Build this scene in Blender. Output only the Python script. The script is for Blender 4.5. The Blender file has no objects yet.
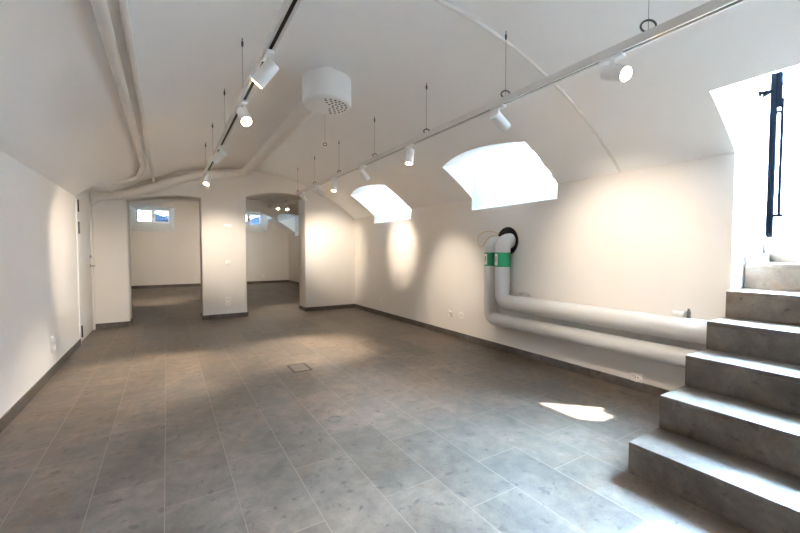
import bpy, bmesh, math, random
from mathutils import Vector, Matrix, Quaternion
random.seed(7)
SC = bpy.context.scene
COL = SC.collection
PI = math.pi

# ------------------------------------------------------------------ camera
cam_data = bpy.data.cameras.new('camera'); cam = bpy.data.objects.new('camera', cam_data); COL.objects.link(cam)
cam_data.sensor_width = 36.0; cam_data.lens = 380.0 / 800.0 * 36.0; cam_data.clip_start = 0.02
yaw = math.radians(31.5); pit = math.atan(14.5 / 380.0)
F = Vector((math.sin(yaw) * math.cos(pit), math.cos(yaw) * math.cos(pit), -math.sin(pit)))
R = Vector((math.cos(yaw), -math.sin(yaw), 0)); U = R.cross(F)
M = Matrix((R, U, -F)).transposed().to_4x4(); M.translation = Vector((0, 0, 1.15))
cam.matrix_world = M
SC.camera = cam

# ------------------------------------------------------------------ sky, sun, exposure
world = bpy.data.worlds.new('sky'); SC.world = world; world.use_nodes = True
bg = world.node_tree.nodes['Background']
bg.inputs['Color'].default_value = (0.44, 0.70, 1.0, 1); bg.inputs['Strength'].default_value = 130.0
# hazy sky, brighter toward the zenith than at the horizon
_n = world.node_tree.nodes; _l = world.node_tree.links
_tc = _n.new('ShaderNodeTexCoord'); _sx = _n.new('ShaderNodeSeparateXYZ'); _mr = _n.new('ShaderNodeMapRange'); _mm = _n.new('ShaderNodeMath')
_l.new(_tc.outputs['Generated'], _sx.inputs[0]); _l.new(_sx.outputs['Z'], _mr.inputs['Value'])
for _k, _v in zip(('From Min', 'From Max', 'To Min', 'To Max'), (0.3, 0.6, 0.12, 1.0)): _mr.inputs[_k].default_value = _v
_mm.operation = 'MULTIPLY'; _mm.inputs[1].default_value = 120.0
_l.new(_mr.outputs[0], _mm.inputs[0]); _l.new(_mm.outputs[0], bg.inputs['Strength'])
sun_data = bpy.data.lights.new('sun', 'SUN'); sun = bpy.data.objects.new('sun', sun_data); COL.objects.link(sun)
sun_data.energy = 16.0; sun_data.angle = math.radians(0.5); sun_data.color = (1.0, 0.95, 0.87)
sun.rotation_euler = Vector((-0.6, 0.56, -0.95)).to_track_quat('-Z', 'Y').to_euler()
SC.view_settings.view_transform = 'Standard'; SC.view_settings.look = 'None'
SC.view_settings.gamma = 1.0; SC.view_settings.use_curve_mapping = False
SC.view_settings.exposure = 2.0
SPOT_W = 49.0
SC.cycles.use_denoising = True
SC.cycles.max_bounces = 12; SC.cycles.diffuse_bounces = 8; SC.cycles.sample_clamp_indirect = 6.0
SC.cycles.caustics_reflective = False; SC.cycles.caustics_refractive = False

# ------------------------------------------------------------------ materials
def lin(c):
    return tuple((x / 12.92 if x <= .04045 else ((x + .055) / 1.055) ** 2.4) for x in c)
def mat(name, rgb, rough=.5, metal=0., noise=0., nscale=8., bump=0., emit=None, estr=0., trans=0., spec=.5):
    m = bpy.data.materials.new(name); m.use_nodes = True
    nt = m.node_tree; b = nt.nodes['Principled BSDF']
    c = lin(rgb) + (1,)
    b.inputs['Base Color'].default_value = c; b.inputs['Roughness'].default_value = rough
    b.inputs['Metallic'].default_value = metal; b.inputs['Specular IOR Level'].default_value = spec
    if trans: b.inputs['Transmission Weight'].default_value = trans
    if noise or bump:
        tc = nt.nodes.new('ShaderNodeTexCoord'); n = nt.nodes.new('ShaderNodeTexNoise')
        n.inputs['Scale'].default_value = nscale; n.inputs['Detail'].default_value = 5
        nt.links.new(tc.outputs['Object'], n.inputs['Vector'])
        if noise:
            mx = nt.nodes.new('ShaderNodeMix'); mx.data_type = 'RGBA'
            mx.inputs['A'].default_value = tuple(x * (1 - noise) for x in c[:3]) + (1,)
            mx.inputs['B'].default_value = tuple(min(1, x * (1 + noise)) for x in c[:3]) + (1,)
            nt.links.new(n.outputs['Fac'], mx.inputs['Factor']); nt.links.new(mx.outputs['Result'], b.inputs['Base Color'])
        if bump:
            bp = nt.nodes.new('ShaderNodeBump'); bp.inputs['Strength'].default_value = bump; bp.inputs['Distance'].default_value = .02
            nt.links.new(n.outputs['Fac'], bp.inputs['Height']); nt.links.new(bp.outputs['Normal'], b.inputs['Normal'])
    if emit:
        b.inputs['Emission Color'].default_value = lin(emit) + (1,); b.inputs['Emission Strength'].default_value = estr
    return m

def stone_mat(name, tint, tiles=True, dark=1.0):
    m = bpy.data.materials.new(name); m.use_nodes = True
    nt = m.node_tree; L = nt.links; b = nt.nodes['Principled BSDF']
    N = lambda t: nt.nodes.new(t)
    tc = N('ShaderNodeTexCoord')
    def noise(scale, detail=6, rough=.6, dist=0.):
        n = N('ShaderNodeTexNoise'); n.inputs['Scale'].default_value = scale; n.inputs['Detail'].default_value = detail
        n.inputs['Roughness'].default_value = rough; n.inputs['Distortion'].default_value = dist
        L.new(tc.outputs['Object'], n.inputs['Vector']); return n
    def ramp(src, stops):
        r = N('ShaderNodeValToRGB'); L.new(src, r.inputs['Fac'])
        e = r.color_ramp.elements
        while len(e) < len(stops): e.new(.5)
        for el, (p, c) in zip(e, stops): el.position = p; el.color = c + (1,) if len(c) == 3 else c
        return r
    def mix(fac, a, bb, mode='MIX'):
        x = N('ShaderNodeMix'); x.data_type = 'RGBA'; x.blend_type = mode
        for sock, v in (('Factor', fac), ('A', a), ('B', bb)):
            if isinstance(v, (int, float)): x.inputs[sock].default_value = v
            elif isinstance(v, tuple): x.inputs[sock].default_value = v + (1,)
            else: L.new(v, x.inputs[sock])
        return x.outputs['Result']
    base = lin(tint)
    s = lambda k: tuple(min(1, v * k * dark) for v in base)
    cl = noise(3.2, 8, .65, .4)
    col = ramp(cl.outputs['Fac'], [(.32, s(.62)), (.5, s(1.0)), (.68, s(1.36))]).outputs['Color']
    # brown veins and fossil specks of the limestone
    vein = noise(1.7, 9, .7, 1.8)
    vf = ramp(vein.outputs['Fac'], [(.54, (0, 0, 0)), (.66, (.75, .75, .75))]).outputs['Color']
    col = mix(vf, col, (base[0] * 1.0 * dark, base[1] * .8 * dark, base[2] * .62 * dark))
    sp = noise(16, 3, .5, .3)
    sf = ramp(sp.outputs['Fac'], [(.62, (0, 0, 0)), (.68, (.7, .7, .7))]).outputs['Color']
    col = mix(sf, col, s(.5))
    fine = noise(11, 7, .72, .5)
    col = mix(1.0, col, ramp(fine.outputs['Fac'], [(.36, (.84, .835, .83)), (.5, (1.0, 1.0, 1.0)), (.64, (1.2, 1.19, 1.17))]).outputs['Color'], 'MULTIPLY')
    gr = noise(90, 2, .5)
    col = mix(.18, col, mix(1.0, col, ramp(gr.outputs['Fac'], [(.3, (.6, .6, .6)), (.7, (1.3, 1.3, 1.3))]).outputs['Color'], 'MULTIPLY'))
    if tiles:
        sx = N('ShaderNodeSeparateXYZ'); L.new(tc.outputs['Object'], sx.inputs[0])
        cx = N('ShaderNodeCombineXYZ'); ad = N('ShaderNodeMath'); ad.inputs[1].default_value = 10.0
        ad2 = N('ShaderNodeMath'); ad2.inputs[1].default_value = .032 + .2935 * 30
        L.new(sx.outputs['Y'], ad.inputs[0]); L.new(sx.outputs['X'], ad2.inputs[0])
        L.new(ad.outputs[0], cx.inputs['X']); L.new(ad2.outputs[0], cx.inputs['Y'])
        br = N('ShaderNodeTexBrick'); L.new(cx.outputs[0], br.inputs['Vector'])
        br.offset = .37; br.offset_frequency = 2; br.squash = 1.0
        br.inputs['Scale'].default_value = 1.0; br.inputs['Brick Width'].default_value = .72; br.inputs['Row Height'].default_value = .2935
        br.inputs['Mortar Size'].default_value = .0023; br.inputs['Mortar Smooth'].default_value = .3; br.inputs['Bias'].default_value = 0
        br.inputs['Color1'].default_value = (.84, .83, .82, 1); br.inputs['Color2'].default_value = (1.12, 1.11, 1.10, 1)
        br.inputs['Mortar'].default_value = (1, 1, 1, 1)
        col = mix(1.0, col, br.outputs['Color'], 'MULTIPLY')
        col = mix(br.outputs['Fac'], col, s(1.6))
        bp = N('ShaderNodeBump'); bp.inputs['Strength'].default_value = .15; bp.inputs['Distance'].default_value = .002; bp.invert = True
        L.new(br.outputs['Fac'], bp.inputs['Height']); L.new(bp.outputs['Normal'], b.inputs['Normal'])
    L.new(col, b.inputs['Base Color'])
    rr = ramp(cl.outputs['Fac'], [(.3, (.36,) * 3), (.7, (.54,) * 3)])
    L.new(rr.outputs['Color'], b.inputs['Roughness'])
    b.inputs['Specular IOR Level'].default_value = .45
    return m

def glass_mat(name):
    m = bpy.data.materials.new(name); m.use_nodes = True
    nt = m.node_tree; nt.nodes.remove(nt.nodes['Principled BSDF'])
    t = nt.nodes.new('ShaderNodeBsdfTransparent'); g = nt.nodes.new('ShaderNodeBsdfGlossy'); x = nt.nodes.new('ShaderNodeMixShader')
    g.inputs['Roughness'].default_value = .03; x.inputs[0].default_value = .06
    t.inputs['Color'].default_value = (.94, .97, .97, 1)
    nt.links.new(t.outputs[0], x.inputs[1]); nt.links.new(g.outputs[0], x.inputs[2])
    nt.links.new(x.outputs[0], nt.nodes['Material Output'].inputs['Surface'])
    return m

MW = mat('white_plaster', (.905, .892, .875), .75, noise=.025, nscale=2.2, bump=.05, spec=.25)
MC = mat('white_vault_plaster', (.965, .962, .957), .8, noise=.02, nscale=1.6, bump=.04, spec=.2)
MFLOOR = stone_mat('limestone_tiles', (.415, .372, .33))
MSTEP = stone_mat('limestone_step', (.415, .375, .335), tiles=False)
MSKIRT = stone_mat('limestone_skirting', (.37, .35, .335), tiles=False)
MPAINT = mat('white_gloss_paint', (.93, .93, .92), .35)
MFRAME = mat('white_window_paint', (.92, .93, .93), .4)
MPIPE = mat('painted_pipe', (.90, .885, .865), .55, noise=.03, nscale=5)
MPVC = mat('pale_grey_plastic_jacket', (.83, .835, .835), .38, noise=.015, nscale=3)
MGREEN = mat('green_tape', (.02, .56, .36), .45)
MLABEL = mat('white_tape_label', (.93, .93, .9), .5)
MINK = mat('grey_print', (.25, .27, .27), .6)
MLAMP = mat('white_lamp_metal', (.94, .94, .935), .35)
MTRACK = mat('white_track_metal', (.87, .86, .84), .4)
MSLOT = mat('dark_track_slot', (.10, .095, .09), .6)
MDARK = mat('dark_metal', (.16, .16, .17), .45, .6)
MBLACK = mat('black_steel_paint', (.02, .026, .035), .8, 0., spec=0.)
MSTEEL = mat('brushed_steel', (.62, .61, .59), .3, .9)
MHOLE = mat('black_cavity', (.03, .03, .03), .9)
MWIRE = mat('grey_steel_wire', (.55, .55, .55), .5, .3)
MCOIL = mat('dark_grey_wire_coil', (.33, .34, .35), .5, .3)
MCREAM = mat('cream_cable', (.80, .74, .6), .5)
MPLASTIC = mat('white_switch_plastic', (.95, .945, .93), .3)
MLENS = mat('lamp_lens', (1, .95, .85), .3, emit=(1, .86, .68), estr=55.0)
MGLASS = glass_mat('window_glass')
MCORR = mat('white_corrugated_sheet', (.88, .88, .93), .4)
MPINK = mat('pale_pink_render', (.62, .48, .46), .8, noise=.05, nscale=3)
MPAVE = mat('pale_paving', (.72, .71, .69), .8, noise=.08, nscale=4)
MBLUE = mat('dark_blue_roofing', (.16, .23, .33), .6, noise=.1, nscale=2)
MDOOR = mat('white_door_paint', (.90, .895, .885), .42)

# ------------------------------------------------------------------ helpers
def finish(name, bm, m, parent=None, sharp=35, loc=None, bevel=0, bseg=2):
    bmesh.ops.recalc_face_normals(bm, faces=bm.faces)
    ang = math.radians(sharp)
    if bevel:
        es = [e for e in bm.edges if len(e.link_faces) == 2 and e.calc_face_angle(0) > ang]
        bmesh.ops.bevel(bm, geom=es, offset=bevel, segments=bseg, profile=.5, affect='EDGES', clamp_overlap=True)
    for f in bm.faces: f.smooth = True
    for e in bm.edges:
        if len(e.link_faces) != 2 or e.calc_face_angle(0) > ang: e.smooth = False
    me = bpy.data.meshes.new(name); bm.to_mesh(me); bm.free()
    me.materials.append(m)
    o = bpy.data.objects.new(name, me); COL.objects.link(o)
    if parent is not None: o.parent = parent
    if loc is not None: o.location = loc
    return o
def box(bm, x0, x1, y0, y1, z0, z1):
    vs = [bm.verts.new((x, y, z)) for x in (x0, x1) for y in (y0, y1) for z in (z0, z1)]
    for f in ((0, 1, 3, 2), (4, 6, 7, 5), (0, 4, 5, 1), (2, 3, 7, 6), (0, 2, 6, 4), (1, 5, 7, 3)):
        bm.faces.new([vs[i] for i in f])
    return bm
def frame_of(d):
    d = d.normalized(); a = Vector((0, 0, 1)) if abs(d.z) < .9 else Vector((1, 0, 0))
    u = d.cross(a).normalized(); return u, d.cross(u).normalized()
def loft(bm, rings, cap=True):
    vr = [[bm.verts.new(p) for p in r] for r in rings]; n = len(vr[0])
    for a, b in zip(vr, vr[1:]):
        for i in range(n): bm.faces.new((a[i], a[(i + 1) % n], b[(i + 1) % n], b[i]))
    if cap: bm.faces.new(vr[0][::-1]); bm.faces.new(vr[-1])
    return bm
def cyl(bm, p0, p1, r, seg=24, r1=None):
    p0 = Vector(p0); p1 = Vector(p1); u, v = frame_of(p1 - p0); r1 = r if r1 is None else r1
    ring = lambda p, rr: [p + (u * math.cos(t) + v * math.sin(t)) * rr for t in [2 * PI * i / seg for i in range(seg)]]
    return loft(bm, [ring(p0, r), ring(p1, r1)])
def round_path(pts, rad, n=7):
    pts = [Vector(p) for p in pts]; out = [pts[0]]
    for a, b, c in zip(pts, pts[1:], pts[2:]):
        d0 = (a - b); d1 = (c - b); k = min(rad, d0.length * .49, d1.length * .49)
        p, q = b + d0.normalized() * k, b + d1.normalized() * k
        for i in range(n + 1):
            t = i / n; out.append(p * (1 - t) ** 2 + b * 2 * t * (1 - t) + q * t * t)
    out.append(pts[-1]); return out
def tube(bm, pts, r, seg=16, closed=False):
    pts = [Vector(p) for p in pts]; n = len(pts); rings = []; u = None
    for i, p in enumerate(pts):
        d = (pts[(i + 1) % n] - pts[i - 1]) if closed else (pts[min(i + 1, n - 1)] - pts[max(i - 1, 0)])
        d.normalize()
        if u is None: u = frame_of(d)[0]
        u = (u - d * u.dot(d)).normalized(); v = d.cross(u)
        rings.append([p + (u * math.cos(t) + v * math.sin(t)) * r for t in [2 * PI * k / seg for k in range(seg)]])
    if closed:
        rings.append(rings[0]); loft(bm, rings, cap=False); bmesh.ops.remove_doubles(bm, verts=bm.verts, dist=1e-6)
    else: loft(bm, rings)
    return bm
def lathe(bm, prof, seg=32, axis='Z', c=(0, 0, 0)):
    c = Vector(c)
    def P(r, h, t):
        a, b = r * math.cos(t), r * math.sin(t)
        return c + (Vector((a, b, h)) if axis == 'Z' else Vector((h, a, b)) if axis == 'X' else Vector((a, h, b)))
    rings = [[P(max(r, 1e-5), h, 2 * PI * i / seg) for i in range(seg)] for r, h in prof]
    loft(bm, rings, cap=True); bmesh.ops.remove_doubles(bm, verts=bm.verts, dist=5e-5); return bm
def prism(bm, poly, axis, a, b):
    def P(p, k):
        return (k, p[0], p[1]) if axis == 'X' else (p[0], k, p[1]) if axis == 'Y' else (p[0], p[1], k)
    return loft(bm, [[P(p, a) for p in poly], [P(p, b) for p in poly]])
B = bmesh.new
def struct(o, label=None):
    o['kind'] = 'structure'
    if label: o['label'] = label
    return o
def tag(o, label, cat, group=None):
    o['label'] = label; o['category'] = cat
    if group: o['group'] = group
    return o
def empty(name, loc=(0, 0, 0), rz=0):
    o = bpy.data.objects.new(name, None); COL.objects.link(o); o.location = loc; o.rotation_euler = (0, 0, rz); o.empty_display_size = .05
    return o
def cut(o, cutters):
    for c in cutters:
        md = o.modifiers.new('cut', 'BOOLEAN'); md.operation = 'DIFFERENCE'; md.solver = 'EXACT'; md.object = c
    dg = bpy.context.evaluated_depsgraph_get(); dg.update()
    me = bpy.data.meshes.new_from_object(o.evaluated_get(dg)); o.modifiers.clear(); o.data = me
    for p in me.polygons: p.use_smooth = False
    return o
def copy_tree(o, parent=None):
    c = o.copy(); COL.objects.link(c); c.parent = parent
    for ch in o.children: copy_tree(ch, c)
    return c

# ------------------------------------------------------------------ shell dimensions (metres; camera stands above the origin)
XL, XR, YP, YP2, YB, Y0 = -.94, 3.31, 7.2, 7.62, 14.5, -2.6
XRB = 3.93; XLB = -2.0
def varc(X, xl=XL, xr=XR, sp=1.83, rise=.78):
    a = (xr - xl) / 2; c = (xl + xr) / 2; r = (a * a + rise * rise) / (2 * rise)
    return sp + rise - r + math.sqrt(max(0, r * r - (X - c) ** 2))
def vault_poly(xl, xr, sp, rise, top, n=110):
    p = [(xl + (xr - xl) * i / n, varc(xl + (xr - xl) * i / n, xl, xr, sp, rise)) for i in range(n + 1)]
    return p + [(xr, top), (xl, top)]

floor = struct(finish('floor', box(B(), XLB - .3, XR + .75, Y0 - .3, YB + .5, -.15, 0), MFLOOR))

# cutters
def seg_arch(y0, y1, zs, zc, n=14):
    return [(y0 + (y1 - y0) * i / n, zs + (zc - zs) * (1 - (2 * i / n - 1) ** 2)) for i in range(n + 1)]
def niche(y0, y1, fy0, fy1, xw, xf, sill0, sill1, zs, zc, ztop, xin, up=.0):
    """splayed window niche: profile at the room side, profile at the frame, straight hole behind it"""
    n = 14; bm = B(); k = (xin - xw) / (xf - xw)
    room = seg_arch(y0, y1, zs, zc, n); fr = seg_arch(fy0, fy1, ztop - .03, ztop, n)
    full_room = [(y0, sill0)] + room + [(y1, sill0)]
    full_fr = [(fy0, sill1)] + fr + [(fy1, sill1)]
    xs = xw - .48                                   # where the soffit meets the vault
    ext = lambda q0, q1, t: tuple(q0[i] + (q1[i] - q0[i]) * t for i in range(2))
    def at(X):
        out = []
        for i, (q0, q1) in enumerate(zip(full_room, full_fr)):
            y = q0[0] if X <= xw else ext(q0, q1, (X - xw) / (xf - xw))[0]
            if i in (0, len(full_room) - 1): z = q0[1] + (q1[1] - q0[1]) * (X - xw) / (xf - xw)
            else: z = q0[1] + (q1[1] - q0[1]) * (X - xs) / (xf - xs)
            out.append((X, y, z))
        return out
    loft(bm, [at(xin), at(xw), at(xf), [(xf + .6, p[1], p[2]) for p in at(xf)]])
    return finish('cutter', bm, MW)
c1 = niche(2.42, 3.655, 2.66, 3.37, XR, 3.85, 1.68, 2.0, 2.165, 2.24, 2.46, 2.45)
c2 = niche(5.07, 6.33, 5.32, 6.04, XR, 3.85, 1.68, 2.0, 2.165, 2.24, 2.46, 2.45)
bm = B()
zt = lambda X: 2.14 + (X - 2.87) * .385
loft(bm, [[(X, .03, 0.0 if X > 3 else 1.0), (X, y1, 0.0 if X > 3 else 1.0), (X, y1, zt(X)), (X, .03, zt(X))] for X, y1 in ((2.4, 1.035), (3.05, 1.035), (3.5, 1.035), (3.8, 1.06), (4.3, 1.06))])
c3 = finish('cutter', bm, MW)
c4 = finish('cutter', box(B(), XL - .09, -.6, 6.03, 7.16, -.01, 2.03), MW)
c5 = niche(11.1, 13.6, 11.4, 13.3, XRB, 4.5, 1.72, 2.05, 2.25, 2.42, 2.6, 2.9)

wall_right = struct(cut(finish('wall_right', box(B(), XR, 4.0, Y0, YP, 0, 3.3), MW), [c1, c2, c3]))
ceiling = struct(cut(finish('ceiling', prism(B(), vault_poly(XL, XR, 1.83, .78, 3.3), 'Y', Y0, YP), MC), [c1, c2, c3, c4]))
wall_left = struct(cut(finish('wall_left', box(B(), XL - .4, XL, Y0, YP2, 0, 3.3), MW), [c4]))
struct(finish('wall_left_back', box(B(), XLB - .3, XLB, YP2 - .3, YB, 0, 3.5), MW))
struct(finish('wall_cross', box(B(), XLB, XL - .4, YP2 - .3, YP2, 0, 3.5), MW))
struct(finish('wall_front', box(B(), XL - .4, 4.0, Y0 - .3, Y0, 0, 3.3), MW))

# partition with two segmental arched openings
def opening(x0, x1, zs0, zs1, bow, n=16):
    return [(x0, 0)] + [(x0 + (x1 - x0) * i / n, zs0 + (zs1 - zs0) * i / n + bow * (1 - (2 * i / n - 1) ** 2)) for i in range(n + 1)] + [(x1, 0)]
poly = [(XL, 0)] + opening(-.51, .5, 1.96, 2.05, .045) + opening(1.21, 2.27, 2.13, 2.19, .075) + [(XRB, 0), (XRB, 3.3), (XL, 3.3)]
struct(finish('wall_partition', prism(B(), poly, 'Y', YP, YP2), MW, bevel=.022, bseg=3))

# back room
bw = []
def niche_y(x0, x1, fx0, fx1, s0, s1, z0, z1):
    bm = B(); loft(bm, [[(x0, YB - .9, s0 - .9 * .4), (x1, YB - .9, s0 - .9 * .4), (x1, YB - .9, z0 - .1), (x0, YB - .9, z0 - .1)],
                        [(x0, YB, s0), (x1, YB, s0), (x1, YB, z0), (x0, YB, z0)],
                        [(fx0, YB + .45, s1), (fx1, YB + .45, s1), (fx1, YB + .45, z1), (fx0, YB + .45, z1)],
                        [(fx0, YB + 1, s1), (fx1, YB + 1, s1), (fx1, YB + 1, z1), (fx0, YB + 1, z1)]])
    return finish('cutter', bm, MW)
c6 = niche_y(-.93, .235, -.84, .12, 1.8, 2.1, 2.6, 2.56)
c7 = niche_y(2.05, 3.17, 2.15, 3.05, 1.86, 2.12, 2.62, 2.56)
struct(cut(finish('wall_back', box(B(), XLB - .3, XRB, YB, YB + .6, 0, 3.5), MW), [c6, c7]))
struct(cut(finish('wall_back_right', box(B(), XRB, 4.6, YP, YB + .6, 0, 3.5), MW), [c5]))
struct(cut(finish('ceiling_back', prism(B(), vault_poly(XLB, XRB, 1.84, 1.0, 3.5), 'Y', YP2, YB), MC), [c5, c6, c7]))
for c in (c1, c2, c3, c4, c5, c6, c7): bpy.data.objects.remove(c)

# skirting
def skirt(name, x0, x1, y0, y1, h=.075):
    return struct(finish(name, box(B(), x0, x1, y0, y1, 0, h), MSKIRT))
T = .012
skirt('baseboard_right', XR - T, XR, 1.03, YP)
skirt('baseboard_left', XL, XL + T, Y0, 6.03)
skirt('baseboard_block', XL, -.51 + T, YP - T, YP)
skirt('baseboard_block_side', -.51, -.51 + T, YP, YP2)
skirt('baseboard_pier', .5 - T, 1.21 + T, YP - T, YP)
skirt('baseboard_pier_side', .5 - T, .5, YP, YP2)
skirt('baseboard_corner', 2.27 - T, XR - T, YP - T, YP)
skirt('baseboard_corner_side', 2.27 - T, 2.27, YP, YP2)
skirt('baseboard_back', XLB, XRB, YB - T, YB, .09)
skirt('baseboard_back_right', XRB - T, XRB, YP2, YB - T, .09)
skirt('baseboard_back_left', XLB, XLB + T, YP2, YB - T, .09)

# ------------------------------------------------------------------ windows
def window_x(num, x, y0, y1, z0, z1, mull=True, th=.05):
    w = .055; bm = B()
    box(bm, x, x + th, y0, y1, z0, z0 + w); box(bm, x, x + th, y0, y1, z1 - w, z1)
    box(bm, x, x + th, y0, y0 + w, z0 + w, z1 - w); box(bm, x, x + th, y1 - w, y1, z0 + w, z1 - w)
    if mull: ym = (y0 + y1) / 2; box(bm, x - .006, x + th, ym - .04, ym + .04, z0 + w, z1 - w)
    o = struct(finish('window_%d' % num, bm, MFRAME))
    finish('pane', box(B(), x + .02, x + .026, y0 + w, y1 - w, z0 + w, z1 - w), MGLASS, o)
    return o
def window_y(num, y, x0, x1, z0, z1, th=.05):
    w = .06; bm = B(); xm = (x0 + x1) / 2
    box(bm, x0, x1, y, y + th, z0, z0 + w); box(bm, x0, x1, y, y + th, z1 - w, z1)
    box(bm, x0, x0 + w, y, y + th, z0 + w, z1 - w); box(bm, x1 - w, x1, y, y + th, z0 + w, z1 - w)
    box(bm, xm - .06, xm + .06, y - .006, y + th, z0 + w, z1 - w)
    o = struct(finish('window_%d' % num, bm, MFRAME))
    finish('pane', box(B(), x0 + w, xm - .06, y + .02, y + .026, z0 + w, z1 - w), MGLASS, o)
    finish('pane', box(B(), xm + .06, x1 - w, y + .02, y + .026, z0 + w, z1 - w), MGLASS, o)
    finish('casement_latch', box(B(), xm - .012, xm + .012, y - .03, y - .006, (z0 + z1) / 2 - .05, (z0 + z1) / 2 + .05), MSTEEL, o)
    return o
window_x(1, 3.855, 2.66, 3.37, 2.0, 2.46)
window_x(2, 3.855, 5.32, 6.04, 2.0, 2.46)
window_x(3, 4.505, 11.4, 13.3, 2.05, 2.6)
window_y(4, YB + .45, -.84, .12, 2.1, 2.56)
window_y(5, YB + .45, 2.15, 3.05, 2.12, 2.56)

# ------------------------------------------------------------------ interior door in the left wall
bm = B()
xd = XL - .006
box(bm, XL - .085, XL + .012, 6.03, 6.09, 0, 2.02); box(bm, XL - .085, XL + .012, 7.10, 7.16, 0, 2.02); box(bm, XL - .085, XL + .012, 6.09, 7.10, 1.97, 2.02)
door = struct(finish('door_1', bm, MDOOR, bevel=.004))
leaf = finish('door_leaf', box(B(), xd - .04, xd, 6.095, 7.095, .008, 1.965), MDOOR, door, bevel=.003)
for z in (1.72, 1.45, .16):
    bm = B(); cyl(bm, (xd + .018, 6.09, z - .075), (xd + .018, 6.09, z + .075), .014, 12); box(bm, xd, xd + .006, 6.1, 6.15, z - .07, z + .07)
    finish('hinge', bm, MDARK, door)
bm = B(); lathe(bm, [(0, 0), (.026, 0), (.026, .008), (0, .008)], 20, 'X', (xd, 6.99, .95)); cyl(bm, (xd, 6.99, .95), (xd + .05, 6.99, .95), .010, 12)
tube(bm, round_path([(xd + .05, 6.995, .95), (xd + .052, 6.93, .95), (xd + .052, 6.87, .95)], .02), .010, 10)
finish('door_handle', bm, MSTEEL, door)
bm = B(); lathe(bm, [(0, 0), (.024, 0), (.024, .012), (.012, .02), (0, .02)], 20, 'X', (xd, 6.99, 1.085)); finish('lock_cylinder', bm, MSTEEL, door)

# ------------------------------------------------------------------ stone stairs up to the street door
st = empty('staircase', (2.02, .03, 0)); tag(st, 'grey limestone staircase climbing right through the wall to the street door', 'stairs')
rx = [2.02, 2.335, 2.638, 2.92, 3.21, 3.525, 3.955]; rise = .177
tops = [.168, .35, .533, .711, .89, 1.071, 1.262]
sy0, sy1 = .0, 1.0
for i, x in enumerate(rx):
    z1 = tops[i]; z0 = tops[i - 1] if i else 0.0; xn = rx[i + 1] if i < 6 else 4.0
    s = finish('step', box(B(), x + .02, xn + (.02 if i < 6 else 0), sy0, sy1, 0.001 if i < 4 else .001, z1 - .03), MSTEP, st, loc=(-2.02, -.03, 0))
    s.location = (0, 0, 0); s.data.transform(Matrix.Translation((-2.02, -.03, 0)))
    tr = finish('tread', box(B(), x, xn + (.0 if i < 6 else 0), sy0, sy1, z1 - .03, z1), MSTEP, s, bevel=.004)
    rs = finish('riser', box(B(), x + .004, x + .02, sy0, sy1, z0 + .0005, z1 - .03), MSTEP, s)
    for q in (tr, rs): q.data.transform(Matrix.Translation((-2.02, -.03, 0)))
for o in [c for s in st.children for c in s.children] + list(st.children): o.data.transform(Matrix.Translation((0, .03, 0)))
bm = B(); box(bm, 3.535, 3.95, 1.005, 1.03, 1.071, 1.14); o = struct(finish('trim_1', bm, MSTEP))

# street door: jamb, threshold and the black steel leaf folded back outside
bm = B(); box(bm, 3.9, 4.0, 1.05, 1.06, 1.262, 2.57); box(bm, 3.9, 4.0, .03, .048, 1.262, 2.57); box(bm, 3.9, 4.0, .048, 1.05, 2.545, 2.57)
struct(finish('trim_2', bm, MFRAME))
d2 = empty('door_2', (4.02, 1.062, 1.285), math.radians(13.6)); struct(d2)
w, h, t = .95, 1.25, .042
bm = B()
box(bm, 0, .075, -t, 0, 0, h); box(bm, w - .075, w, -t, 0, 0, h); box(bm, .075, w - .075, -t, 0, 0, .1); box(bm, .075, w - .075, -t, 0, h - .1, h)
lf = finish('leaf_frame', bm, MBLACK, d2, bevel=.004)
finish('leaf_glass', box(B(), .075, w - .075, -t * .6, -t * .45, .1, h - .1), MGLASS, d2)
bm = B(); box(bm, .0, .06, -t - .034, -t, h - .26, h); finish('door_closer', bm, MBLACK, d2, bevel=.006)
bm = B(); tube(bm, round_path([(.04, -t - .03, h - .09), (.10, -t - .10, h - .08), (.26, -t - .10, h - .07)], .03), .009, 8); finish('stay_rod', bm, MDARK, d2)
bm = B(); tube(bm, [(.03, -t - .035, .14), (.03, -t - .035, h - .2)], .010, 10)
tube(bm, [(.03, -t, .15), (.03, -t - .06, .15)], .013, 8); tube(bm, [(.03, -t, h - .3), (.03, -t - .035, h - .3)], .010, 8)
finish('pull_handle', bm, MBLACK, d2)
bm = B(); tube(bm, round_path([(3.70, 1.03, 2.30), (3.70, .965, 2.30), (3.64, .955, 2.275), (3.62, .99, 2.25)], .03), .011, 10)
lathe(bm, [(0, 1.03), (.022, 1.03), (.022, 1.024), (0, 1.024)], 14, 'Y', (3.70, 0, 2.30))
tag(finish('wall_hook', bm, MBLACK), 'small dark hook screwed to the white reveal beside the street door', 'hook')

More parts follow.
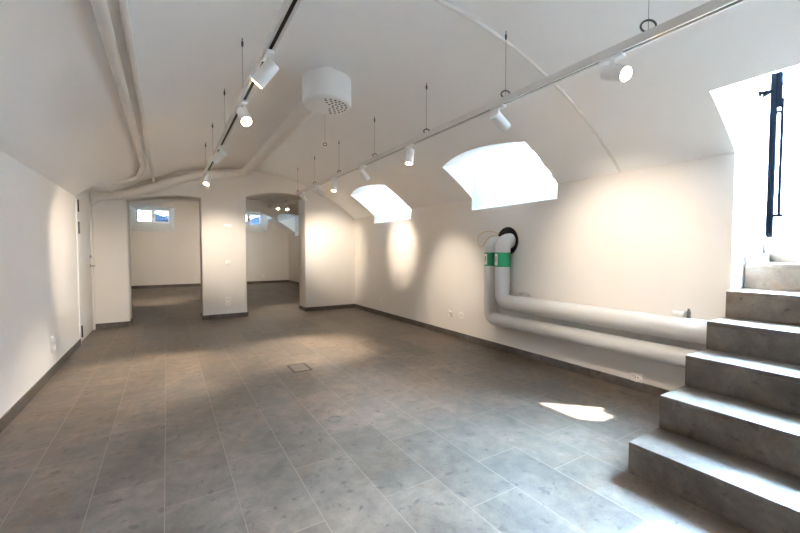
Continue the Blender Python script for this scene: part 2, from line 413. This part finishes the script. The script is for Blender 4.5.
# outside
struct(finish('wall_added_shade', box(B(), 4.75, 5.0, 1.9, 15.1, 1.262, 2.95), MW))  # invented wall, added to cut the daylight entering the right-hand windows
struct(finish('added_shade_slab_yard', box(B(), -8, 9, YB + .6, 24.3, 3.5, 3.7), MPAVE))  # unseen slab added overhead to dim the sky light at the back windows
struct(finish('wall_added_yard_left', box(B(), -8.3, -8, YB + .6, 27.5, .9, 3.5), MPAVE))  # unseen wall added to block light from the open left side
struct(finish('wall_added_yard_right', box(B(), 9, 9.3, YB + .6, 27.5, .9, 3.5), MPAVE))  # its unseen counterpart, added to block light from the right
struct(finish('ground_street', box(B(), 4.0, 24, -10, 26, .9, 1.262), MPAVE))
struct(finish('ground_yard', box(B(), -12, 4.0, YB + .6, 34, .9, 1.62), MPAVE))
bm = B(); n = 84; x0, x1 = 4.15, 5.74
front = [(x0 + (x1 - x0) * i / n, 1.36 + .012 * math.cos(i * PI / 2)) for i in range(n + 1)]
backp = [(x, y + .006) for x, y in front[::-1]]
prism(bm, front + backp, 'Z', 1.262, 4.2)
tag(finish('corrugated_screen', bm, MCORR), 'white corrugated sheet screen standing outside beyond the street door', 'screen')
bld = empty('street_building', (12, 3, 1.262)); tag(bld, 'pale pink building across the street seen through the doorway', 'building')
bm = B(); box(bm, 0, 5, -9, 9, 0, 4.2); finish('facade', bm, MPINK, bld)
bm = B(); box(bm, -.05, 0, -9, 9, 0, .9); finish('plinth', bm, MPAVE, bld)
for y in (-4.5, -1.2, .4, 3.0):
    wf = finish('window', box(B(), -.04, .0, y, y + 1.1, 1.9, 3.4), MFRAME, bld)
    finish('pane', box(B(), -.05, -.041, y + .1, y + 1.0, 2.0, 3.3), MBLUE, wf)
house = empty('neighbour_house', (.1, 22.5, 1.62)); tag(house, 'dark blue roofed house seen through the back window on the left', 'house')
bm = B(); box(bm, -.62, 2.4, 0, 4, 0, 1.15); finish('house_wall', bm, MBLUE, house)
bm = B(); prism(bm, [(-.75, 1.52), (-.7, 1.14), (2.6, 1.14), (2.6, 1.55), (.5, 1.5), (-.2, 1.32)], 'Y', -.2, 4.2); finish('roof', bm, MBLUE, house)
shed = empty('garden_shed', (4.5, 22, 1.62)); tag(shed, 'dark blue shed seen through the back window on the right', 'shed')
bm = B(); box(bm, -1.0, 1.2, 0, 3, 0, 1.0); finish('shed_wall', bm, MBLUE, shed)
bm = B(); prism(bm, [(-1.2, 1.0), (1.4, 1.0), (.3, 1.6), (-.3, 1.45)], 'Y', -.1, 3.1); finish('roof', bm, MBLUE, shed)

# ------------------------------------------------------------------ heating pipes on the right wall
xp = XR - .115
up = empty('district_heating_pipe', (xp, 2.0, .59)); tag(up, 'thick upper grey pipe running low on the right wall, turning up into the hole', 'pipe')
def local(o): o.data.transform(Matrix.Translation(-o.parent.location)); return o
yv2, yv1 = 3.02, 3.215
bm = B(); tube(bm, round_path([(xp, 1.06, .59), (xp, yv2, .59), (xp, yv2, 1.275), (XR + .1, yv2, 1.275)], .11, 10), .085, 28)
local(finish('pipe_jacket', bm, MPVC, up, sharp=50))
g = local(finish('green_band', cyl(B(), (xp, yv2, 0.985), (xp, yv2, 1.145), .0875, 28), MGREEN, up))
bm = B()
def patch(bm, c, r, a0, a1, z0, z1, n=6):
    th = .0012
    rings = []
    for z in (z0, z1):
        pass
    outer = [(c[0] + (r + th) * math.cos(a0 + (a1 - a0) * i / n), c[1] + (r + th) * math.sin(a0 + (a1 - a0) * i / n)) for i in range(n + 1)]
    inner = [(c[0] + r * math.cos(a0 + (a1 - a0) * i / n), c[1] + r * math.sin(a0 + (a1 - a0) * i / n)) for i in range(n, -1, -1)]
    prism(bm, outer + inner, 'Z', z0, z1); return bm
va = math.radians(190)
l = local(finish('band_label', patch(B(), (xp, yv2), .0875, va - .7, va - .1, 1.0, 1.13), MLABEL, up)); l['label'] = 'white label on the green band'
low = empty('return_pipe', (xp, 2.0, .375)); tag(low, 'thinner lower grey plastic pipe below the upper one on the right wall', 'pipe')
xl = XR - .10
bm = B(); tube(bm, round_path([(xl, 1.06, .375), (xl, yv1, .375), (xl, yv1, 1.265), (XR + .1, yv1 - .02, 1.265)], .1, 10), .072, 28)
local(finish('pipe_jacket', bm, MPVC, low, sharp=50))
local(finish('green_band', cyl(B(), (xl, yv1, .99), (xl, yv1, 1.145), .0745, 28), MGREEN, low))
l = local(finish('band_label', patch(B(), (xl, yv1), .0745, va - .7, va - .0, 1.005, 1.13), MLABEL, low)); l['label'] = 'white label on the green band'
# printed lines on both labels
for par, c, r, a in ((up, (xp, yv2), .0889, va - .37), (low, (xl, yv1), .0759, va - .33)):
    bm = B()
    for k in range(2): patch(bm, c, r, a - .1 + k * .16, a - .04 + k * .16, 1.04, 1.105, 2)
    lab = [c_ for c_ in par.children if c_.name.startswith('band_label')][0]
    o = finish('print', bm, MINK, lab); o.data.transform(Matrix.Translation(-par.location))
# hole in the wall behind the elbows
bm = B(); lathe(bm, [(0, XR - .004), (.155, XR - .004), (.16, XR + .0), (.16, XR + .002), (0, XR + .002)], 36, 'X', (0, 3.06, 1.275))
tag(finish('wall_hole', bm, MHOLE), 'black round hole in the right wall where both grey pipes enter', 'hole')
bm = B(); tube(bm, round_path([(XR - .004, 3.19, 1.36), (XR - .03, 3.24, 1.39), (XR - .035, 3.40, 1.40), (XR - .03, 3.52, 1.33), (XR - .03, 3.50, 1.22), (XR - .03, 3.42, 1.21), (XR - .03, 3.33, 1.33), (XR - .004, 3.20, 1.35)], .06), .005, 8)
tag(finish('cable_loop', bm, MCREAM), 'thin cream cable hanging in a loop left of the pipe hole', 'cable')
bm = B(); tube(bm, round_path([(XR, 2.74, .685), (XR - .06, 2.74, .71), (XR - .06, 2.84, .71), (XR, 2.84, .685)], .03), .013, 10)
tag(finish('pipe_bracket', bm, MPVC), 'pale grey bracket on the wall above the upper pipe near its bend', 'bracket')
vb = empty('pipe_valve', (xp, 1.27, .675)); tag(vb, 'small white valve with grey tap on top of the upper pipe near the stairs', 'valve')
bm = B(); cyl(bm, (0, .06, .022), (0, -.01, .022), .02, 16); box(bm, -.018, .018, 0, .05, 0, .02); finish('valve_body', bm, MPLASTIC, vb)
bm = B(); cyl(bm, (0, -.035, 0), (0, -.035, .05), .014, 14); cyl(bm, (0, -.035, .05), (0, -.035, .068), .008, 12); finish('tap', bm, MSTEEL, vb)

# ------------------------------------------------------------------ painted pipes under the vault
def pipe(name, pts, r, rad, label):
    bm = B(); tube(bm, round_path(pts, rad, 6), r, 16)
    return tag(finish(name, bm, MPIPE, sharp=50), label, 'pipe')
zc = lambda x, r: varc(x) - r - .003
pa = pipe('ceiling_pipe', [(-.235, -1.0, zc(-.235, .03)), (-.235, 5.95, zc(-.235, .03)), (-.33, 6.55, 2.19), (-.80, 6.55, 2.035), (-.99, 6.55, 2.035)], .03, .1,
          'thicker white painted pipe along the vault, bending left above the door')
pb = pipe('ceiling_pipe', [(-.15, -1.0, zc(-.15, .028)), (-.15, 4.2, zc(-.15, .028)), (-.165, 4.4, zc(-.15, .028)), (-.15, 7.0, 2.235)], .019, .12,
          'thinner white painted pipe along the vault beside the thicker one')
pc = pipe('duct_pipe', [(1.17, 3.145, 2.515), (1.17, 7.09, 2.515), (.42, 7.09, 2.41), (-.50, 7.09, 2.01), (-.93, 7.09, 1.985)], .07, .22,
          'fat white duct from the round diffuser along the vault, then down the partition top')
bm = B(); pts = [(x, 1.8, varc(x) - .008) for x in [1.0 + (3.30 - 1.0) * i / 40 for i in range(41)]]
tube(bm, pts, .011, 8); tag(finish('ceiling_conduit', bm, MPIPE), 'thin white conduit arching across the vault down to the right wall', 'conduit')

# round air diffuser
df = empty('air_diffuser', (1.12, 2.95, 2.604)); tag(df, 'round white drum air diffuser hanging from the vault', 'air diffuser')
bm = B(); lathe(bm, [(0, -.075), (.193, -.075), (.193, -.268), (.183, -.282), (.165, -.286), (0, -.286)], 64); finish('drum', bm, MLAMP, df)
bm = B(); lathe(bm, [(0, .0), (.07, .0), (.07, -.076), (0, -.076)], 32); o = finish('collar', bm, MLAMP, df)
bm = B()
for r, n in ((.05, 8), (.085, 13), (.12, 19), (.152, 25)):
    for i in range(n):
        a = 2 * PI * i / n
        if math.cos(a - math.radians(-25)) < -.05: continue
        c = (r * math.cos(a), r * math.sin(a)); s = .0095
        lathe(bm, [(0, -.2865), (s, -.2865), (s, -.2855), (0, -.2855)], 8, 'Z', (c[0], c[1], 0))
finish('perforation', bm, MHOLE, df)

# ------------------------------------------------------------------ lighting tracks
ZT = 2.155
def track_y(x, y0, y1, gaps, label):
    root = empty('lighting_track', (x, y0, ZT)); tag(root, label, 'lighting track', 'ceiling lighting tracks')
    bm = B(); L_ = y1 - y0
    box(bm, -.021, -.009, 0, L_, -.04, 0); box(bm, .009, .021, 0, L_, -.04, 0); box(bm, -.009, .009, 0, L_, -.012, 0)
    finish('rail', bm, MTRACK, root)
    bm = B(); box(bm, -.009, .009, .005, L_ - .005, -.034, -.012); finish('slot', bm, MSLOT, root)
    for e in (0, L_): finish('end_cap', box(B(), -.022, .022, e - .004, e + .004, -.041, .001), MTRACK, root)
    return root
ZT = 2.13
track_y(1.85, .15, 6.3, (), 'white lighting track hung nearer the right wall, over the pipes')
ZT = 2.155
track_y(.44, .6, 5.6, (), 'white lighting track hung left of the round diffuser')
root = empty('lighting_track', (-.75, 9.0, 2.33)); tag(root, 'white lighting track across the back room beyond the partition', 'lighting track', 'ceiling lighting tracks')
bm = B(); box(bm, 0, 3.35, -.021, .021, -.04, 0); finish('rail', bm, MTRACK, root)

# spotlights: aim gives the direction of the beam
def spot_proto():
    r = empty('track_spotlight')
    bm = B(); box(bm, -.018, .018, -.055, .055, -.016, 0); box(bm, -.008, .008, -.04, .04, 0, .012); finish('adapter', bm, MLAMP, r, bevel=.003)
    bm = B(); cyl(bm, (0, 0, -.016), (0, 0, -.046), .009, 14); lathe(bm, [(0, -.052), (.013, -.05), (.013, -.036), (0, -.034)], 14); finish('stem', bm, MLAMP, r)
    bm = B(); lathe(bm, [(0, .042), (.031, .042), (.035, .038), (.035, -.088), (.030, -.088), (.030, -.073), (0, -.073)], 36)
    hs = finish('housing', bm, MLAMP, r); hs.location = (0, 0, -.075)
    bm = B(); lathe(bm, [(0, -.0735), (.0297, -.0735), (.0297, -.076), (0, -.077)], 28); ln = finish('lens', bm, MLENS, hs)
    ld = bpy.data.lights.new('beam', 'SPOT'); ld.energy = SPOT_W; ld.color = (1.0, .84, .665); ld.spot_size = math.radians(50); ld.spot_blend = 1.0; ld.shadow_soft_size = .028
    lo = bpy.data.objects.new('beam', ld); COL.objects.link(lo); lo.parent = hs; lo.location = (0, 0, -.092)
    return r
proto = spot_proto(); first = [True]
def spot(pos, aim, label, group, k=1.0, along='Y', size=50, stem=True):
    if first[0]: r = proto; first[0] = False
    else: r = copy_tree(proto)
    r.location = pos; r.rotation_euler = (0, 0, 0 if along == 'Y' else PI / 2)
    tag(r, label, 'spotlight', group)
    hs = [c for c in r.children if c.name.startswith('housing')][0]
    d = (Vector(aim) - Vector(pos) - Vector((0, 0, -.075)))
    d = Matrix.Rotation(-r.rotation_euler.z, 3, 'Z') @ d
    hs.rotation_euler = d.to_track_quat('-Z', 'Y').to_euler()
    lo = [c for c in hs.children if c.type == 'LIGHT'][0]
    if k != 1.0 or size != 50:
        lo.data = lo.data.copy(); lo.data.energy = SPOT_W * k; lo.data.spot_size = math.radians(size)
    return r
ZL = 2.13 - .041
GR, GL, GB = 'spotlights on the right lighting track', 'spotlights on the left lighting track', 'spotlights in the back room'
spot((1.85, 1.06, ZL), (1.5, -.55, 1.2), 'glowing white spotlight turned toward the stairs, nearest on the right track', GR, .6, size=62)
spot((1.85, 1.80, ZL), (3.31, 1.72, 1.05), 'white spotlight on the right track hanging below the arching conduit', GR, .6, size=72)
spot((1.85, 2.85, ZL), (1.5, 2.7, 0), 'white spotlight pointing straight down between the two right hand window niches', GR, .6)
spot((1.85, 3.80, ZL), (3.31, 4.0, .6), 'white spotlight tilted toward the right wall just above the far window niche', GR, .6)
spot((1.85, 4.62, ZL), (1.45, 4.4, 0), 'glowing white spotlight on the right track left of the far window niche', GR, 2.2, size=56)
spot((1.85, 5.25, ZL), (3.31, 5.35, 1.25), 'white spotlight turned to the right wall, second from the far end of the right track', GR, .9, size=42)
spot((1.85, 5.95, ZL), (2.8, 7.2, 1.2), 'white spotlight at the far end of the right track by the arched opening', GR, .8, size=60)
ZL = 2.155 - .041
spot((.44, 1.95, ZL), (-.94, 2.75, .2), 'large white spotlight on the left track near the round diffuser, facing down left', GL, .2, size=44)
spot((.44, 2.66, ZL), (.62, 1.2, .6), 'bright spotlight on the left track shining toward the camera', GL, .8)
spot((.44, 3.86, ZL), (-.94, 6.0, .8), 'white spotlight in the middle of the left track, aimed at the left wall', GL, 1.3, size=56)
spot((.44, 5.14, ZL), (-.2, 4.3, .0), 'glowing white spotlight near the far end of the left track', GL, 1.7, size=56)
spot((.44, 5.45, ZL), (.86, 7.2, 1.15), 'white spotlight at the far end of the left track, in front of the pier', GL, .85, size=48)
ZB = 2.33 - .041
spot((-.58, 9.0, ZB), (-.2, 10.6, 0), 'glowing spotlight in the back room beside the left opening edge', GB, 1.8, 'X')
spot((-.42, 9.0, ZB), (.55, 14.5, 1.0), 'dark looking spotlight in the back room before the blue window', GB, 2.6, 'X')
spot((2.03, 9.0, ZB), (2.5, 14.5, 1.0), 'unlit looking spotlight in the back room, left of the glowing pair in the arched opening', GB, 1.6, 'X')
spot((2.22, 9.0, ZB), (1.8, 7.9, .3), 'left spotlight of the glowing pair in the arched opening', GB, .5, 'X')
spot((2.40, 9.0, ZB), (2.6, 7.9, .3), 'right spotlight of the glowing pair in the arched opening', GB, .5, 'X')

# suspension wires with their hooks
def wire(x, y, zb, label, group, ring=.014, zt=None):
    zt = varc(x) if zt is None else zt
    r = empty('suspension_wire', (x, y, zb)); tag(r, label, 'wire', group)
    L_ = zt - zb
    finish('cable', cyl(B(), (0, 0, .0), (0, 0, L_), .0014, 6), MWIRE, r)
    bm = B(); lathe(bm, [(0, L_ + .006), (.003, L_ + .006), (.003, L_ - .02), (.007, L_ - .024), (.007, L_ - .045), (.004, L_ - .055), (0, L_ - .055)], 12); finish('ceiling_anchor', bm, MCOIL, r)
    bm = B(); tube(bm, [(ring * 1.25 * math.cos(t) * .8, -ring * 1.25 * math.cos(t) * .6, ring + ring * math.sin(t)) for t in [2 * PI * i / 20 for i in range(20)]], .0045, 8, closed=True)
    finish('loop', bm, MCOIL, r)
    return r
G1, G2 = 'suspension wires of the right lighting track', 'suspension wires of the left lighting track'
for y, rg, lb in ((.90, .026, 'suspension wire with the largest dark loop, top right above the glowing spotlight'),
                  (1.74, .021, 'suspension wire with dark loop hanging beside the arching conduit'),
                  (2.60, .018, 'suspension wire of the right track left of the near window niche'),
                  (3.52, .017, 'suspension wire of the right track right of the stray hooked wire'),
                  (4.47, .017, 'suspension wire of the right track, third from its far end'),
                  (5.38, .017, 'suspension wire of the right track, second from its far end'),
                  (6.22, .012, 'suspension wire at the far end of the right track')):
    wire(1.85, y, 2.1305, lb, G1, rg)
for y, lb in ((1.50, 'suspension wire of the left track at the top edge of the photo'),
              (2.66, 'long suspension wire of the left track above the spotlight shining at the camera'),
              (3.55, 'suspension wire of the left track, second below the long one'),
              (4.54, 'suspension wire of the left track above its last two spotlights'),
              (5.40, 'suspension wire at the far end of the left track')):
    wire(.44, y, ZT + .0005, lb, G2, .009)
wire(1.288, 3.45, 2.15, 'stray wire with a hook dangling just behind the round diffuser', 'loose hanging wires', .013, zt=varc(1.288))
for x, lb in ((2.40, 'suspension wire of the back room track seen in the arched opening'), (-.2, 'suspension wire of the back room track behind the left opening'), (1.0, 'suspension wire of the back room track behind the pier')):
    wire(x, 9.0, 2.3305, lb, 'suspension wires of the back room track', .014, zt=varc(x, XLB, XRB, 1.84, 1.0))

# ------------------------------------------------------------------ sockets and switches
def socket(x, y, z, face, label, r=.043, group='wall sockets'):
    o = empty('wall_socket', (x, y, z), {'-X': PI, '+X': 0, '-Y': -PI / 2}[face]); tag(o, label, 'socket', group)
    bm = B(); box(bm, 0, .010, -r, r, -r, r); finish('plate', bm, MPLASTIC, o, bevel=.004)
    bm = B(); lathe(bm, [(0, .010), (.034, .010), (.034, .022), (.027, .022), (.023, .0108), (0, .0108)], 24, 'X'); cp = finish('cup', bm, MPLASTIC, o)
    bm = B()
    for s in (-.0095, .0095): lathe(bm, [(0, .0106), (.0045, .0106), (.0045, .0116), (0, .0116)], 10, 'X', (0, s, 0))
    finish('pin_holes', bm, MHOLE, cp)
    return o
socket(XR, 3.84, .31, '-X', 'right one of the two white sockets low on the right wall left of the pipes')
socket(XR, 4.07, .31, '-X', 'left one of the two white sockets low on the right wall left of the pipes')
socket(XR, 6.05, .26, '-X', 'small white socket low on the right wall near the far corner')
socket(XR, 1.63, .11, '-X', 'white socket on the right wall below the pipes near the stairs', .045)
socket(XL, 4.73, .33, '+X', 'white socket low on the left wall in the pool of light, upper of two')
socket(XL, 4.73, .25, '+X', 'white socket low on the left wall in the pool of light, lower of two')
socket(.895, YP, .325, '-Y', 'white socket at the foot of the pier, upper of two')
socket(.895, YP, .245, '-Y', 'white socket at the foot of the pier, lower of two')
socket(.80, YB, .27, '-Y', 'white socket on the back wall left of the pier')
socket(2.99, YB, .27, '-Y', 'white socket on the back wall seen in the arched opening')
def switch(z, label, w=.09, h=.045):
    o = empty('light_switch', (.905, YP, z), -PI / 2); tag(o, label, 'switch', 'switches on the pier')
    finish('plate', box(B(), 0, .014, -w / 2, w / 2, -h / 2, h / 2), MPLASTIC, o, bevel=.003)
    finish('rocker', box(B(), .014, .024, -w / 2 + .012, w / 2 - .012, -h / 2 + .006, h / 2 - .008), MPLASTIC, o, bevel=.002)
switch(1.60, 'wide white switch plate high on the pier', .12, .06)
switch(.975, 'white light switch halfway up the pier', .09, .07)

# ------------------------------------------------------------------ floor fittings
fb = empty('floor_box', (1.1, 3.71, 0)); tag(fb, 'square floor box with a dark frame in the middle of the floor', 'floor box')
bm = B(); a, b_ = .083, .125
for s in (-1, 1):
    box(bm, -a - .008, a + .008, s * b_ - .012, s * b_ + .012, 0, .002); box(bm, s * a - .011, s * a + .011, -b_, b_, 0, .002)
finish('frame', bm, MDARK, fb)
finish('lid', box(B(), -a + .008, a - .008, -b_ + .009, b_ - .009, 0, .0015), MSTEP, fb)
fb2 = empty('floor_box', (.53, 10.3, 0)); tag(fb2, 'flat dark floor box in the back room beside the pier', 'floor box')
finish('frame', box(B(), -.14, .14, -.12, .12, 0, .002), MDARK, fb2); finish('lid', box(B(), -.12, .12, -.10, .10, .002, .003), MSTEP, fb2)
bm = B(); loft(bm, [[(q * math.cos(t), q * math.sin(t), z) for q, z in ((.037, 0), (.050, 0), (.050, .0018), (.037, .0018))] for t in [2 * PI * i / 36 for i in range(37)]], cap=False); bmesh.ops.remove_doubles(bm, verts=bm.verts, dist=1e-6)
fc = finish('cleanout_ring', bm, MSKIRT, loc=(.965, 2.43, 0)); tag(fc, 'small round metal ring cap set in the floor in front of the floor box', 'floor fitting')
